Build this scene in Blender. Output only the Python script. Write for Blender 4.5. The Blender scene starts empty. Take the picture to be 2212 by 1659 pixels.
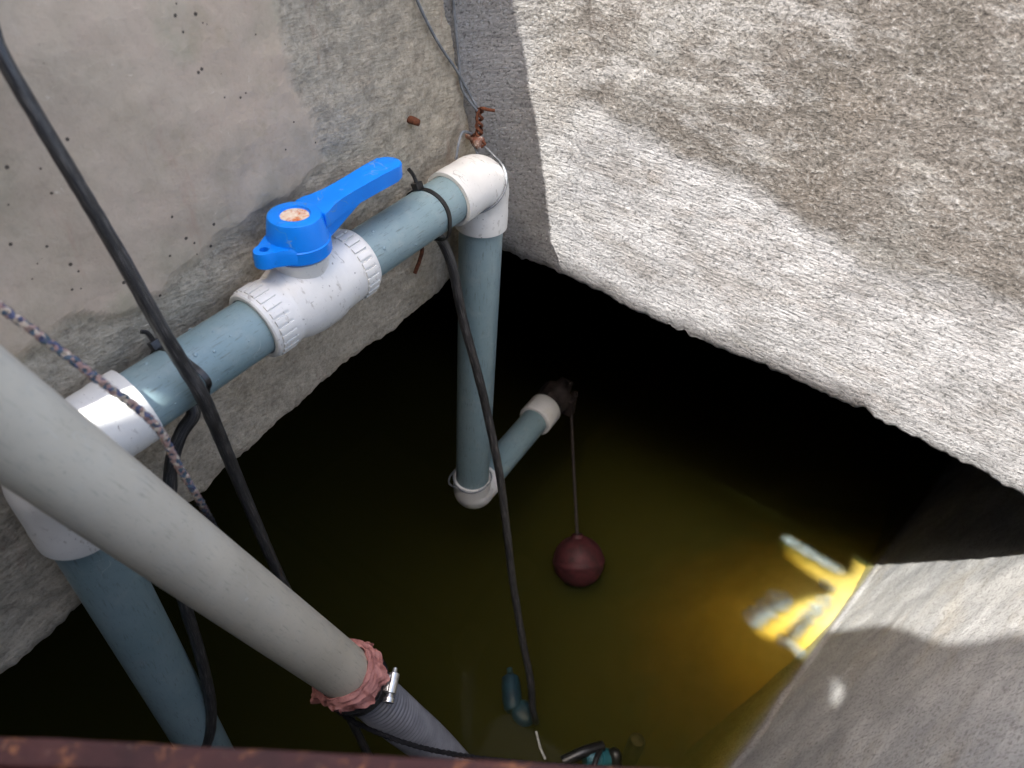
import bpy, bmesh, math, random
import numpy as np
from mathutils import Vector, Matrix, noise

random.seed(7)
S = bpy.context.scene
COL = S.collection
PI = math.pi

# ------------------------------------------------------------------ survey frame
# X runs to the right across the pit, Y runs along the pipe towards the far corner, Z is up.
# The lens stands at the origin, level with the top of the pit walls.
DN = Vector((-.0588, .741, .669)).normalized()
AV = Vector((.597, -.510, .618)); AV = (AV - DN * AV.dot(DN)).normalized()
BV = DN.cross(AV).normalized()
F = 1550.0
def ray(u, v):                                   # measured direction of a sight line
    r = Vector(((u - 1106) / F, (v - 829.5) / F, 1))
    return Vector((r.dot(BV), r.dot(AV), -r.dot(DN)))
def at_z(u, v, d): return ray(u, v) * d          # at a distance along the lens axis
def on_x(u, v, x): r = ray(u, v); return r * (x / r.x)
def on_y(u, v, y): r = ray(u, v); return r * (y / r.y)
def on_h(u, v, h): r = ray(u, v); return r * (h / r.z)

WALL_X, WALL_Y, WATER = -.571, .80, -1.35
SUN = Vector((.165, .66, -1)).normalized()

# ------------------------------------------------------------------ tags
def tag(o, label=None, cat=None, group=None, kind=None):
    if label: o['label'] = label
    if cat: o['category'] = cat
    if group: o['group'] = group
    if kind: o['kind'] = kind
    return o
def empty(name, loc, label, cat, group=None):
    o = bpy.data.objects.new(name, None); COL.objects.link(o)
    o.location = loc; o.empty_display_size = .02
    return tag(o, label, cat, group)
ROOTS = {}
def link(name, me, mat, parent=None, smooth=True, rootloc=None):
    o = bpy.data.objects.new(name, me); COL.objects.link(o)
    if mat: me.materials.append(mat)
    if smooth:
        me.polygons.foreach_set('use_smooth', [True] * len(me.polygons))
    if parent:
        o.parent = parent
        # meshes are modelled in the survey frame; undo the parents' offsets
        off = Vector((0, 0, 0)); p = parent
        while p: off += p.location; p = p.parent
        o.location = -off
    return o

# ------------------------------------------------------------------ mesh helpers
def cr(pts, n=8, rad=None):                       # Catmull-Rom through points (and radii)
    P = [Vector(p) for p in pts]; out = []; ro = []
    for i in range(len(P) - 1):
        p0 = P[max(i - 1, 0)]; p1 = P[i]; p2 = P[i + 1]; p3 = P[min(i + 2, len(P) - 1)]
        for k in range(n):
            t = k / n
            out.append(.5 * ((2 * p1) + (p2 - p0) * t + (2 * p0 - 5 * p1 + 4 * p2 - p3) * t * t + (3 * p1 - p0 - 3 * p2 + p3) * t ** 3))
            if rad: ro.append(rad[i] * (1 - t) + rad[i + 1] * t)
    out.append(P[-1])
    if rad: ro.append(rad[-1]); return out, ro
    return out
def frames(path):
    T = []
    for i in range(len(path)):
        a = path[max(i - 1, 0)]; b = path[min(i + 1, len(path) - 1)]
        T.append((b - a).normalized())
    n = Vector((0, 0, 1)) if abs(T[0].z) < .9 else Vector((1, 0, 0))
    N = []
    for t in T:
        n = (n - t * n.dot(t)).normalized(); N.append(n)
    return T, N
class MB:
    def __init__(s): s.bm = bmesh.new(); s.uv = s.bm.loops.layers.uv.new('UVMap')
    def tube(s, path, r, seg=16, cap=True, wob=0.0, prof=None):
        path = [Vector(p) for p in path]
        T, N = frames(path); bm = s.bm; rings = []; L = 0; lens = []
        for i, p in enumerate(path):
            if i: L += (p - path[i - 1]).length
            lens.append(L)
            ri = r[i] if isinstance(r, (list, tuple)) else r
            b = T[i].cross(N[i]); ring = []
            for k in range(seg):
                a = 2 * PI * k / seg
                q = ri * (prof(a, i) if prof else 1)
                v = p + (N[i] * math.cos(a) + b * math.sin(a)) * q
                if wob: v += Vector(noise.noise_vector(v * 90)) * wob
                ring.append(bm.verts.new(v))
            rings.append(ring)
        for i in range(len(rings) - 1):
            for k in range(seg):
                f = bm.faces.new((rings[i][k], rings[i][(k + 1) % seg], rings[i + 1][(k + 1) % seg], rings[i + 1][k]))
                us = (k, k + 1, k + 1, k); vs = (i, i, i + 1, i + 1)
                for l, (uu, vv) in zip(f.loops, zip(us, vs)):
                    l[s.uv].uv = (uu / seg * .19, lens[vv])
        if cap:
            for ring in (rings[0][::-1], rings[-1]):
                try: bm.faces.new(ring)
                except ValueError: pass
        return s
    def lathe(s, o, axis, prof, seg=48, cap=False, ref=None):
        # prof: list of (distance along axis, radius)
        axis = Vector(axis).normalized(); o = Vector(o)
        n = Vector(ref) if ref else (Vector((0, 0, 1)) if abs(axis.z) < .9 else Vector((1, 0, 0)))
        n = (n - axis * n.dot(axis)).normalized(); b = axis.cross(n); rings = []
        for (h, r) in prof:
            rings.append([s.bm.verts.new(o + axis * h + (n * math.cos(2 * PI * k / seg) + b * math.sin(2 * PI * k / seg)) * max(r, 1e-5)) for k in range(seg)])
        for i in range(len(rings) - 1):
            for k in range(seg):
                f = s.bm.faces.new((rings[i][k], rings[i][(k + 1) % seg], rings[i + 1][(k + 1) % seg], rings[i + 1][k]))
                us = (k, k + 1, k + 1, k); vs = (i, i, i + 1, i + 1)
                for l, (uu, vv) in zip(f.loops, zip(us, vs)):
                    l[s.uv].uv = (uu / seg * .19, prof[vv][0])
        if cap:
            s.bm.faces.new(rings[0][::-1]); s.bm.faces.new(rings[-1])
        return s
    def box(s, c, ax, ay, az, bevel=0):
        c = Vector(c); ax, ay, az = Vector(ax), Vector(ay), Vector(az)
        vs = [s.bm.verts.new(c + ax * i + ay * j + az * k) for i in (-1, 1) for j in (-1, 1) for k in (-1, 1)]
        fs = []
        for q in ((0, 1, 3, 2), (4, 6, 7, 5), (0, 4, 5, 1), (2, 3, 7, 6), (0, 2, 6, 4), (1, 5, 7, 3)):
            fs.append(s.bm.faces.new([vs[i] for i in q]))
        if bevel:
            es = list({e for f in fs for e in f.edges})
            bmesh.ops.bevel(s.bm, geom=es, offset=bevel, segments=2, profile=.6, affect='EDGES')
        return s
    def prism(s, pts, up, h, bevel=0, seg=3):      # closed outline extruded along up
        up = Vector(up); lo = [s.bm.verts.new(Vector(p)) for p in pts]; hi = [s.bm.verts.new(Vector(p) + up * h) for p in pts]
        n = len(pts)
        f0 = s.bm.faces.new(lo[::-1]); f1 = s.bm.faces.new(hi)
        for i in range(n): s.bm.faces.new((lo[i], lo[(i + 1) % n], hi[(i + 1) % n], hi[i]))
        if bevel:
            bmesh.ops.bevel(s.bm, geom=list(f1.edges) + list(f0.edges), offset=bevel, segments=seg, profile=.5, affect='EDGES')
        return s
    def sphere(s, c, r, u=32, v=20, sc=(1, 1, 1), dis=0, fr=30):
        m = Matrix.Translation(Vector(c)) @ Matrix.Diagonal((*sc, 1))
        g = bmesh.ops.create_uvsphere(s.bm, u_segments=u, v_segments=v, radius=r, matrix=m)
        if dis:
            for vt in g['verts']: vt.co += Vector(noise.noise_vector(vt.co * fr)) * dis
        return s
    def build(s, name, mat, parent=None, smooth=True, sharp=None):
        bmesh.ops.recalc_face_normals(s.bm, faces=s.bm.faces)
        me = bpy.data.meshes.new(name); s.bm.to_mesh(me); s.bm.free()
        o = link(name, me, mat, parent, smooth)
        if sharp is not None and smooth:
            me.set_sharp_from_angle(angle=math.radians(sharp))
        return o

# ------------------------------------------------------------------ material helpers
def srgb(*c): return tuple((x / 255 / 12.92 if x / 255 <= .04045 else ((x / 255 + .055) / 1.055) ** 2.4) for x in c) + (1,)
class Mat:
    def __init__(s, name, rough=.5, base=(.5, .5, .5, 1), metal=0, spec=.5):
        s.m = bpy.data.materials.new(name); s.m.use_nodes = True
        s.t = s.m.node_tree; s.b = s.t.nodes['Principled BSDF']; s.out = s.t.nodes['Material Output']
        s.b.inputs['Base Color'].default_value = base if len(base) == 4 else (*base, 1)
        s.b.inputs['Roughness'].default_value = rough; s.b.inputs['Metallic'].default_value = metal
        s.b.inputs['Specular IOR Level'].default_value = spec
    def n(s, typ, **kw):
        nd = s.t.nodes.new(typ)
        for k, v in kw.items():
            if k in nd.inputs: 
                s.put(nd.inputs[k], v)
            else: setattr(nd, k, v)
        return nd
    def put(s, inp, v):
        if isinstance(v, bpy.types.NodeSocket): s.t.links.new(v, inp)
        elif isinstance(v, bpy.types.Node): s.t.links.new(v.outputs[0], inp)
        else: inp.default_value = v
    def co(s, scale=(1, 1, 1), uv=False, rot=(0, 0, 0)):
        tc = s.n('ShaderNodeTexCoord'); mp = s.n('ShaderNodeMapping')
        s.t.links.new(tc.outputs['UV' if uv else 'Object'], mp.inputs[0])
        mp.inputs['Scale'].default_value = scale; mp.inputs['Rotation'].default_value = rot
        return mp.outputs[0]
    def noise(s, co, scale, detail=4, rough=.55, dist=0):
        nd = s.n('ShaderNodeTexNoise'); s.put(nd.inputs['Vector'], co)
        nd.inputs['Scale'].default_value = scale; nd.inputs['Detail'].default_value = detail
        nd.inputs['Roughness'].default_value = rough; nd.inputs['Distortion'].default_value = dist
        return nd.outputs[0]
    def voro(s, co, scale, feature='F1', out='Distance', rnd=1):
        nd = s.n('ShaderNodeTexVoronoi'); nd.feature = feature; s.put(nd.inputs['Vector'], co)
        nd.inputs['Scale'].default_value = scale; nd.inputs['Randomness'].default_value = rnd
        return nd.outputs[out]
    def ramp(s, f, stops, interp='LINEAR'):
        nd = s.n('ShaderNodeValToRGB'); s.put(nd.inputs[0], f); e = nd.color_ramp; e.interpolation = interp
        while len(e.elements) < len(stops): e.elements.new(.5)
        for el, (p, c) in zip(e.elements, stops):
            el.position = p; el.color = (c, c, c, 1) if isinstance(c, (int, float)) else (c if len(c) == 4 else (*c, 1))
        return nd.outputs[0]
    def mix(s, f, a, b, mode='MIX'):
        nd = s.n('ShaderNodeMix', data_type='RGBA', blend_type=mode)
        s.put(nd.inputs[0], f); s.put(nd.inputs[6], a); s.put(nd.inputs[7], b)
        return nd.outputs[2]
    def math(s, op, a, b=0.0, c=None, clamp=False):
        nd = s.n('ShaderNodeMath', operation=op, use_clamp=clamp); s.put(nd.inputs[0], a); s.put(nd.inputs[1], b)
        if c is not None: s.put(nd.inputs[2], c)
        return nd.outputs[0]
    def attr(s, name):
        nd = s.n('ShaderNodeAttribute', attribute_name=name); return nd.outputs['Fac']
    def hair(s, co, scale, width, mask_scale, lo=.52, hi=.6, dist=.6):
        n = s.noise(co, scale, 2, .5, dist); d = s.math('ABSOLUTE', s.math('SUBTRACT', n, .5))
        h = s.math('LESS_THAN', d, width); return s.math('MULTIPLY', h, s.ramp(s.noise(co, mask_scale, 3, .6), [(lo, 0), (hi, 1)]))
    def base(s, v): s.put(s.b.inputs['Base Color'], v)
    def rough(s, v): s.put(s.b.inputs['Roughness'], v)
    def bump(s, h, strength=.5, dist=.002, prev=None):
        nd = s.n('ShaderNodeBump'); nd.inputs['Strength'].default_value = strength; nd.inputs['Distance'].default_value = dist
        s.put(nd.inputs['Height'], h)
        if prev: s.put(nd.inputs['Normal'], prev)
        s.put(s.b.inputs['Normal'], nd.outputs[0]); return nd.outputs[0]

# ---- concrete of the shaded wall: cast concrete patch ("cast" attribute) and rough render
def mat_left():
    M = Mat('shaded render', .92, spec=.25); co = M.co()
    cast = M.attr('cast'); inv = M.math('SUBTRACT', 1.0, cast)
    big = M.noise(co, 7, 5, .6); mid = M.noise(co, 30, 6, .65); fine = M.noise(co, 160, 7, .75)
    castc = M.ramp(big, [(.3, srgb(153, 146, 124)), (.45, srgb(178, 163, 142)), (.56, srgb(188, 170, 150)), (.7, srgb(168, 160, 136))])
    castc = M.mix(M.ramp(mid, [(.42, 0), (.62, .45)]), castc, srgb(194, 179, 158))
    rendc = M.ramp(mid, [(.3, srgb(170, 160, 142)), (.55, srgb(192, 182, 162)), (.75, srgb(206, 196, 175))])
    st = M.noise(M.co((1, 3, 30)), 9, 5, .7)
    rendc = M.mix(M.ramp(st, [(.4, 0), (.7, .3)]), rendc, srgb(156, 144, 123))
    c = M.mix(cast, rendc, castc)
    pit = M.math('MULTIPLY', M.ramp(fine, [(.34, 1), (.50, 0)]), M.math('MULTIPLY_ADD', inv, .55, .15))
    c = M.mix(pit, c, M.mix(.6, c, srgb(50, 46, 42)))  # grain hollows darkened in colour so the relief shows in shade
    c = M.mix(M.math('MULTIPLY', M.ramp(fine, [(.54, 0), (.68, .6)]), inv), c, srgb(224, 214, 193))
    moss = M.noise(co, 11, 6, .7, .4)
    c = M.mix(M.ramp(moss, [(.58, 0), (.70, .26)]), c, srgb(136, 126, 85))
    rust = M.noise(M.co((3, 9, 2)), 3.1, 5, .7)
    c = M.mix(M.ramp(rust, [(.60, 0), (.72, .34)]), c, srgb(174, 134, 115))
    white = M.noise(co, 60, 5, .8); c = M.mix(M.ramp(white, [(.66, 0), (.73, .7)]), c, srgb(218, 208, 187))
    # blow holes of the cast patch
    hole = None
    for scl, k, pw in ((34, .17, 2.6), (75, .20, 2.4), (140, .24, 2.6)):
        vd = M.voro(co, scl); vc = M.voro(co, scl, out='Color')
        sep = M.n('ShaderNodeSeparateColor'); M.put(sep.inputs[0], vc)
        h = M.math('LESS_THAN', M.math('MULTIPLY_ADD', fine, .06, vd), M.math('MULTIPLY_ADD', M.math('POWER', sep.outputs[0], pw), k * 1.12, .006))
        hole = h if hole is None else M.math('MAXIMUM', hole, h)
    hole = M.math('MULTIPLY', hole, M.math('GREATER_THAN', M.math('MULTIPLY_ADD', M.noise(co, 12, 3), .6, cast), .70))
    c = M.mix(hole, c, srgb(84, 76, 68))
    M.base(c)
    grain = M.math('ADD', M.math('MULTIPLY', fine, M.math('MULTIPLY_ADD', inv, .95, .14)),
                   M.math('MULTIPLY', M.noise(M.co((1, 1, 3.2), rot=(.25, 0, 0)), 95, 3, .6), M.math('MULTIPLY', inv, .7)))
    grain = M.math('SUBTRACT', grain, M.math('MULTIPLY', hole, 1.2))
    n1 = M.bump(mid, .35, .006)
    M.bump(grain, .9, .0045, n1)
    return M.m
def mat_right():
    M = Mat('sunlit render', .95, spec=.12); co = M.co()
    lime = M.attr('lime'); speck_lift = M.attr('speck_lift'); mid = M.noise(co, 20, 7, .7); big = M.noise(co, 6, 5, .65); fine = M.noise(co, 240, 6, .68)
    brown = M.ramp(big, [(.3, srgb(80, 77, 73)), (.5, srgb(91, 87, 83)), (.62, srgb(101, 99, 96)), (.74, srgb(128, 128, 128))])
    white = M.ramp(mid, [(.28, srgb(116, 116, 116)), (.5, srgb(138, 138, 139)), (.75, srgb(152, 153, 154))])
    c = M.mix(lime, brown, white)
    # the two coats scraped over each other
    sc = M.noise(M.co((1.0, 1, 2.6), rot=(0, .5, 0)), 7, 9, .78)
    c = M.mix(M.ramp(sc, [(.50, 0), (.60, .55)]), c, M.mix(lime, srgb(142, 142, 142), srgb(112, 108, 105)))
    dia = M.noise(M.co((1.2, 1, 5), rot=(0, -.9, 0)), 5, 8, .75)
    c = M.mix(M.ramp(dia, [(.55, 0), (.62, .5)]), c, M.mix(lime, srgb(138, 137, 134), srgb(112, 110, 106)))
    damp = M.noise(co, 4.5, 4, .6); c = M.mix(M.ramp(damp, [(.64, 0), (.68, .45)]), c, srgb(92, 86, 80))
    shade_lift = M.math('MULTIPLY', speck_lift, .6); c = M.mix(shade_lift, c, srgb(177, 174, 168))  # cove by the corner painted paler to lift its shade
    c = M.mix(M.ramp(fine, [(.36, .7), (.48, 0)]), c, M.mix(.8, c, srgb(22, 20, 18)))  # small pit shadows of the grain painted dark
    c = M.mix(M.ramp(fine, [(.54, 0), (.70, .4)]), c, srgb(172, 172, 172))
    sp = M.voro(co, 170); spk = M.math('MULTIPLY', M.math('LESS_THAN', M.math('ADD', sp, M.math('MULTIPLY', mid, .5)), .52), speck_lift)
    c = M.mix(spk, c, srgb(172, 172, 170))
    M.base(c)
    st = M.noise(M.co((3.6, 1, .8), rot=(0, .25, 0)), 55, 5, .65)
    tr = M.noise(M.co((.55, 1, 5.5), rot=(0, .16, 0)), 42, 5, .7)
    g = M.math('ADD', fine, M.math('MULTIPLY', M.math('ADD', M.math('MULTIPLY', st, .45), tr), M.math('MULTIPLY', lime, .8)))
    c = M.mix(M.math('MULTIPLY', M.ramp(tr, [(.36, .36), (.47, 0)]), lime), c, srgb(92, 92, 92)); M.base(c)
    g = M.math('ADD', g, M.math('MULTIPLY', spk, .5))
    n1 = M.bump(mid, .2, .006)
    n1 = M.bump(M.noise(M.co((1, 1, 1.7), rot=(0, .5, 0)), 75, 4, .65), .55, .005, n1)
    M.bump(g, 1.0, .004, n1)
    return M.m
def mat_tank():
    M = Mat('tank render', .7, spec=.3); co = M.co()
    mid = M.noise(co, 14, 6, .65); fine = M.noise(co, 190, 6, .75)
    c = M.ramp(mid, [(.3, srgb(148, 149, 149)), (.55, srgb(170, 170, 168)), (.75, srgb(188, 188, 185))])
    c = M.mix(M.ramp(M.noise(M.co((1, 1, 2), rot=(.9, 0, 0)), 4, 5, .7), [(.5, 0), (.7, .5)]), c, srgb(158, 148, 128))
    c = M.mix(M.ramp(fine, [(.36, .6), (.52, 0)]), c, srgb(84, 80, 76))
    M.base(c); n1 = M.bump(mid, .2, .006); M.bump(fine, .6, .003, n1)
    return M.m
def mat_dark():
    M = Mat('wet dark concrete', .9, spec=.2); co = M.co()
    M.base(M.ramp(M.noise(co, 6, 5, .6), [(.3, srgb(52, 50, 44)), (.7, srgb(78, 74, 64))])); return M.m
def mat_pvc(name, c0, c1, rough=.34, grime=.5, gcol=(70, 76, 72)):
    M = Mat(name, rough, spec=.45); uv = M.co((1, 1, 1), uv=True); co = M.co()
    b = M.noise(co, 9, 4, .6); c = M.ramp(b, [(.3, srgb(*c0)), (.7, srgb(*c1))])
    streak = M.noise(M.co((60, 8, 1), uv=True), 6, 5, .65)
    c = M.mix(M.ramp(streak, [(.56, 0), (.68, grime)]), c, srgb(*gcol))
    sp = M.noise(co, 330, 3, .6); c = M.mix(M.ramp(sp, [(.66, 0), (.74, grime)]), c, srgb(*[int(x * .7) for x in gcol]))
    dust = M.noise(co, 45, 6, .75); c = M.mix(M.ramp(dust, [(.52, 0), (.72, .22)]), c, srgb(176, 178, 172))
    c = M.mix(M.math('MULTIPLY', M.hair(M.co((16, 5, 1), uv=True), 1.6, .005, 60, .58, .66, .2), .45), c, srgb(*gcol))
    c = M.mix(M.math('MULTIPLY', M.hair(M.co((1.3, 1, .8)), 22, .0035, 24, .6, .66, .1), .35), c, srgb(196, 200, 196))
    M.base(c); M.rough(M.ramp(dust, [(.35, rough - .05), (.7, rough + .2)]))
    M.bump(M.noise(co, 160, 4, .6), .06, .002)
    return M.m
def mat_white():
    M = Mat('white fitting', .42, spec=.4); co = M.co()
    c = M.ramp(M.noise(co, 22, 5, .6), [(.3, srgb(206, 205, 199)), (.7, srgb(222, 221, 215))])
    sc = M.noise(M.co((1.5, 7, 3), rot=(.4, .3, .9)), 22, 6, .7)
    c = M.mix(M.ramp(sc, [(.60, 0), (.66, .5)]), c, srgb(136, 128, 112))
    sp = M.noise(co, 230, 3, .6); c = M.mix(M.ramp(sp, [(.675, 0), (.72, .7)]), c, srgb(84, 80, 74))
    yl = M.noise(co, 15, 5, .7); c = M.mix(M.ramp(yl, [(.56, 0), (.75, .4)]), c, srgb(196, 188, 166))
    c = M.mix(M.math('MULTIPLY', M.hair(M.co((1, 1.6, 1)), 24, .004, 26, .58, .64, .1), .5), c, srgb(92, 84, 70))
    M.base(c); M.bump(M.noise(co, 120, 4, .6), .08, .002)
    return M.m
def mat_blue():
    M = Mat('blue handle plastic', .38, spec=.4); co = M.co()
    c = M.ramp(M.noise(co, 25, 4), [(.3, srgb(2, 122, 224)), (.7, srgb(8, 134, 236))])
    sc = M.noise(M.co((2, 3, 9)), 40, 5, .75)
    c = M.mix(M.ramp(sc, [(.68, 0), (.76, .5)]), c, srgb(120, 130, 140))
    c = M.mix(M.math('MULTIPLY', M.hair(co, 45, .008, 20, .52, .58), .5), c, srgb(120, 150, 180))
    gr = M.noise(co, 90, 6, .8); c = M.mix(M.ramp(gr, [(.62, 0), (.72, .5)]), c, srgb(30, 70, 110))
    M.base(c); M.bump(M.noise(co, 200, 3), .05, .001); return M.m
def mat_cap():
    M = Mat('stem cap', .55); co = M.co()
    c = M.mix(M.ramp(M.noise(co, 60, 5, .7), [(.46, 0), (.58, 1)]), srgb(214, 190, 160), srgb(190, 98, 34))
    c = M.mix(M.ramp(M.noise(co, 210, 4, .7), [(.45, 0), (.65, .6)]), c, srgb(228, 222, 206))
    M.base(c); M.bump(M.noise(co, 300, 4), .3, .001); return M.m
def mat_simple(name, c0, c1, rough, scale=60, metal=0, bump=.1, bs=200, spec=.5):
    M = Mat(name, rough, metal=metal, spec=spec); co = M.co()
    M.base(M.ramp(M.noise(co, scale, 5, .65), [(.35, srgb(*c0)), (.65, srgb(*c1))]))
    if bump: M.bump(M.noise(co, bs, 4, .65), bump, .0015)
    return M.m
def mat_cable():
    M = Mat('black cable sheath', .42, spec=.5); co = M.co()
    c = M.ramp(M.noise(co, 40, 5, .7), [(.35, srgb(22, 22, 24)), (.7, srgb(40, 40, 41))])
    st = M.noise(M.co((90, 7, 1), uv=True), 5, 5, .7)
    c = M.mix(M.ramp(st, [(.52, 0), (.64, .75)]), c, srgb(128, 125, 118))
    M.base(c); M.bump(M.noise(co, 150, 4), .15, .001); return M.m
def mat_rope():
    M = Mat('braided rope yarn', .95, spec=.1); co = M.co()
    v = M.voro(M.co((1, 1, 1)), 330, out='Color'); sp = M.n('ShaderNodeSeparateColor'); M.put(sp.inputs[0], v)
    c = M.ramp(sp.outputs[0], [(0, srgb(76, 90, 102)), (.18, srgb(80, 84, 106)), (.34, srgb(150, 126, 116)), (.58, srgb(170, 158, 142)), (.8, srgb(136, 112, 106)), (.93, srgb(66, 80, 88))], 'CONSTANT')
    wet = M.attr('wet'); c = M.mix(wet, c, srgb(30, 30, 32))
    M.base(c); M.bump(M.noise(co, 700, 3), .7, .001); return M.m
def mat_rustbar():
    M = Mat('red oxide paint over rust', .6, spec=.25); co = M.co()
    c = M.ramp(M.noise(co, 28, 6, .7), [(.3, srgb(40, 17, 14)), (.6, srgb(62, 30, 25)), (.75, srgb(78, 46, 38))])
    r = M.noise(M.co((1, 1, 1)), 75, 7, .75, .5); c = M.mix(M.ramp(r, [(.565, 0), (.63, 1)]), c, srgb(122, 76, 46))
    r2 = M.noise(M.co((1, 2, 1)), 160, 5, .75); c = M.mix(M.ramp(r2, [(.66, 0), (.69, .9)]), c, srgb(168, 134, 104))
    M.base(c); M.bump(M.noise(co, 110, 6, .7), .55, .002); return M.m
def mat_wirerust(): return mat_simple('rusty wire', (66, 38, 26), (116, 68, 44), .85, 160, 0, .5, 500, .3)

GREY = mat_pvc('blue grey pvc', (113, 136, 139), (130, 150, 153))
SUCT = mat_pvc('weathered light grey pvc', (168, 161, 144), (188, 181, 163), .42, .35, (96, 98, 90))
WHITE, BLUE, CAP, CABLE, ROPE = mat_white(), mat_blue(), mat_cap(), mat_cable(), mat_rope()
RUST = mat_wirerust()
TIE = mat_simple('black nylon', (18, 18, 18), (34, 33, 32), .35, 80)
GALV = mat_simple('galvanised wire', (104, 108, 112), (136, 140, 143), .55, 120, .2, .3)
STEEL = mat_simple('bright steel', (170, 172, 170), (205, 206, 203), .3, 90, .9, .1)
BRASS = mat_simple('dark dirty brass', (30, 26, 24), (58, 48, 44), .6, 70, .2, .4)
DARKST = mat_simple('dark steel band', (38, 38, 40), (70, 70, 70), .4, 100, .5, .2)
MAROON = mat_simple('maroon float plastic', (44, 22, 23), (76, 34, 37), .62, 55, 0, .35, 120, .3)
PINK = mat_simple('pink rubber strip', (138, 86, 79), (174, 118, 107), .55, 90, 0, .35, 260, .4)
def mat_hose():
    M = Mat('grey corrugated hose plastic', .5); sx = M.n('ShaderNodeSeparateXYZ'); M.put(sx.inputs[0], M.co(uv=True))
    g = M.math('SINE', M.math('MULTIPLY', sx.outputs[1], 2 * PI / .0075))     # groove shade painted into the colour so the ribs show
    c = M.ramp(M.noise(M.co(), 40, 4), [(.35, srgb(92, 92, 96)), (.65, srgb(112, 112, 115))])
    M.base(M.mix(M.ramp(M.math('MULTIPLY_ADD', g, .5, .5), [(.2, .85), (.6, 0)]), c, srgb(34, 34, 36))); return M.m
HOSE = mat_hose()
DBLUE = mat_simple('dark blue plastic', (14, 48, 86), (22, 66, 104), .5, 40)
STRING = mat_simple('pale string', (150, 150, 140), (180, 178, 168), .9, 100)
LEFT, RIGHT, TANK, DARK, BAR = mat_left(), mat_right(), mat_tank(), mat_dark(), mat_rustbar()

# ------------------------------------------------------------------ the pit walls
def interp(pl, x):
    if x <= pl[0][0]:
        a, b = pl[0], pl[1]
    elif x >= pl[-1][0]:
        a, b = pl[-2], pl[-1]
    else:
        for a, b in zip(pl, pl[1:]):
            if a[0] <= x <= b[0]: break
    return a[1] + (b[1] - a[1]) * (x - a[0]) / max(b[0] - a[0], 1e-6)
def fb(x, y, z, o=4):
    return noise.fractal(Vector((x, y, z)), 1.0, 2.0, o)
def sheet_mesh(name, rows, attrs, mat):
    # rows: list of lists of Vectors, a closed-enough slab skin
    nv = len(rows[0]); verts = [tuple(v) for r in rows for v in r]; faces = []
    for i in range(len(rows) - 1):
        for j in range(nv - 1):
            faces.append((i * nv + j, i * nv + j + 1, (i + 1) * nv + j + 1, (i + 1) * nv + j))
    me = bpy.data.meshes.new(name); me.from_pydata(verts, [], faces)
    for k, vals in attrs.items():
        a = me.attributes.new(k, 'FLOAT', 'POINT'); a.data.foreach_set('value', vals)
    me.update()
    return me
def inside(pt, poly):
    x, y = pt; c = False; j = len(poly) - 1
    for i in range(len(poly)):
        xi, yi = poly[i]; xj, yj = poly[j]
        if (yi > y) != (yj > y) and x < (xj - xi) * (y - yi) / (yj - yi) + xi: c = not c
        j = i
    return c
def polydist(pt, poly):
    p = Vector(pt); best = 9
    for a, b in zip(poly, poly[1:] + poly[:1]):
        a = Vector(a); b = Vector(b); d = b - a; t = max(0, min(1, (p - a).dot(d) / max(d.length_squared, 1e-9)))
        best = min(best, (a + d * t - p).length)
    return best
def edge_steps(a, b, n): return [a + (b - a) * i / n for i in range(n + 1)]

def left_wall():
    px = [(1087, 535), (1040, 562), (985, 597), (960, 628), (850, 720), (790, 760), (700, 830), (600, 925), (530, 985), (495, 1015), (470, 1040), (445, 1065), (300, 1200), (180, 1310), (120, 1370), (70, 1410), (0, 1470)]
    pl = sorted([(p.y, p.z) for p in (on_x(u, v, WALL_X) for u, v in px)])
    pl = [(-3, pl[0][1])] + pl + [(.9, pl[-1][1]), (3.2, pl[-1][1])]
    cpx = [(600, -60), (615, 60), (640, 190), (690, 300), (697, 345), (650, 420), (560, 462), (470, 520), (350, 640), (260, 690), (150, 690), (0, 790), (-400, 900), (-900, 500), (-400, -400)]
    cp = [(p.y, p.z) for p in (on_x(u, v, WALL_X) for u, v in cpx)]
    ys = [-1.6, -1.0, -.7] + list(np.arange(-.5, .9, .003)) + [1.4, 2.0, 3.0]
    rows = []; cast = []
    for y in ys:
        zb = interp(pl, y) + .004 * fb(y * 40, 3, 1, 5) + .003 * noise.noise(Vector((y * 110, 1, 7)))
        r = [Vector((-3.2, y, zb)), Vector((WALL_X - .25, y, zb)), Vector((WALL_X - .03, y, zb + .004)), Vector((WALL_X - .008, y, zb + .003 * noise.noise(Vector((y * 60, 0, 0)))))]
        c = [0, 0, 0, 0]
        nz = 200; zt = -.15 * max(0, min(1, (-.04 - y) / .04)) * max(0, min(1, (y + .34) / .04))  # zt: unseen notch in the wall top, cut to let sun onto the elbow
        for k in range(nz + 1):
            z = zb + (zt - zb) * k / nz
            q = (y + .010 * fb(y * 22, z * 22, 5, 4), z + .010 * fb(y * 22, z * 22, 9, 4))
            ins = inside(q, cp); d = polydist(q, cp) if -.1 < y < .75 else .1
            m = .5 + (.5 if ins else -.5) * min(d / .006, 1)
            dx = .0035 * fb(y * 9, z * 9, 2, 3) + .0018 * fb(y * 45, z * 45, 4, 4) * (1 - .7 * m) + .0012 * m
            rim = math.exp(-(z - zb) / .006); dx -= .006 * rim
            r.append(Vector((WALL_X + dx, y, z))); c.append(m)
        r += [Vector((WALL_X - .02, y, .004 + zt)), Vector((-3.2, y, .004 + zt))]; c += [0, 0]
        rows.append(r); cast += c
    me = sheet_mesh('concrete_wall', rows, {'cast': cast}, LEFT)
    return tag(link('concrete_wall', me, LEFT), 'shaded grey concrete wall behind the long blue-grey pipe with a smoother pitted patch', 'wall')

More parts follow.
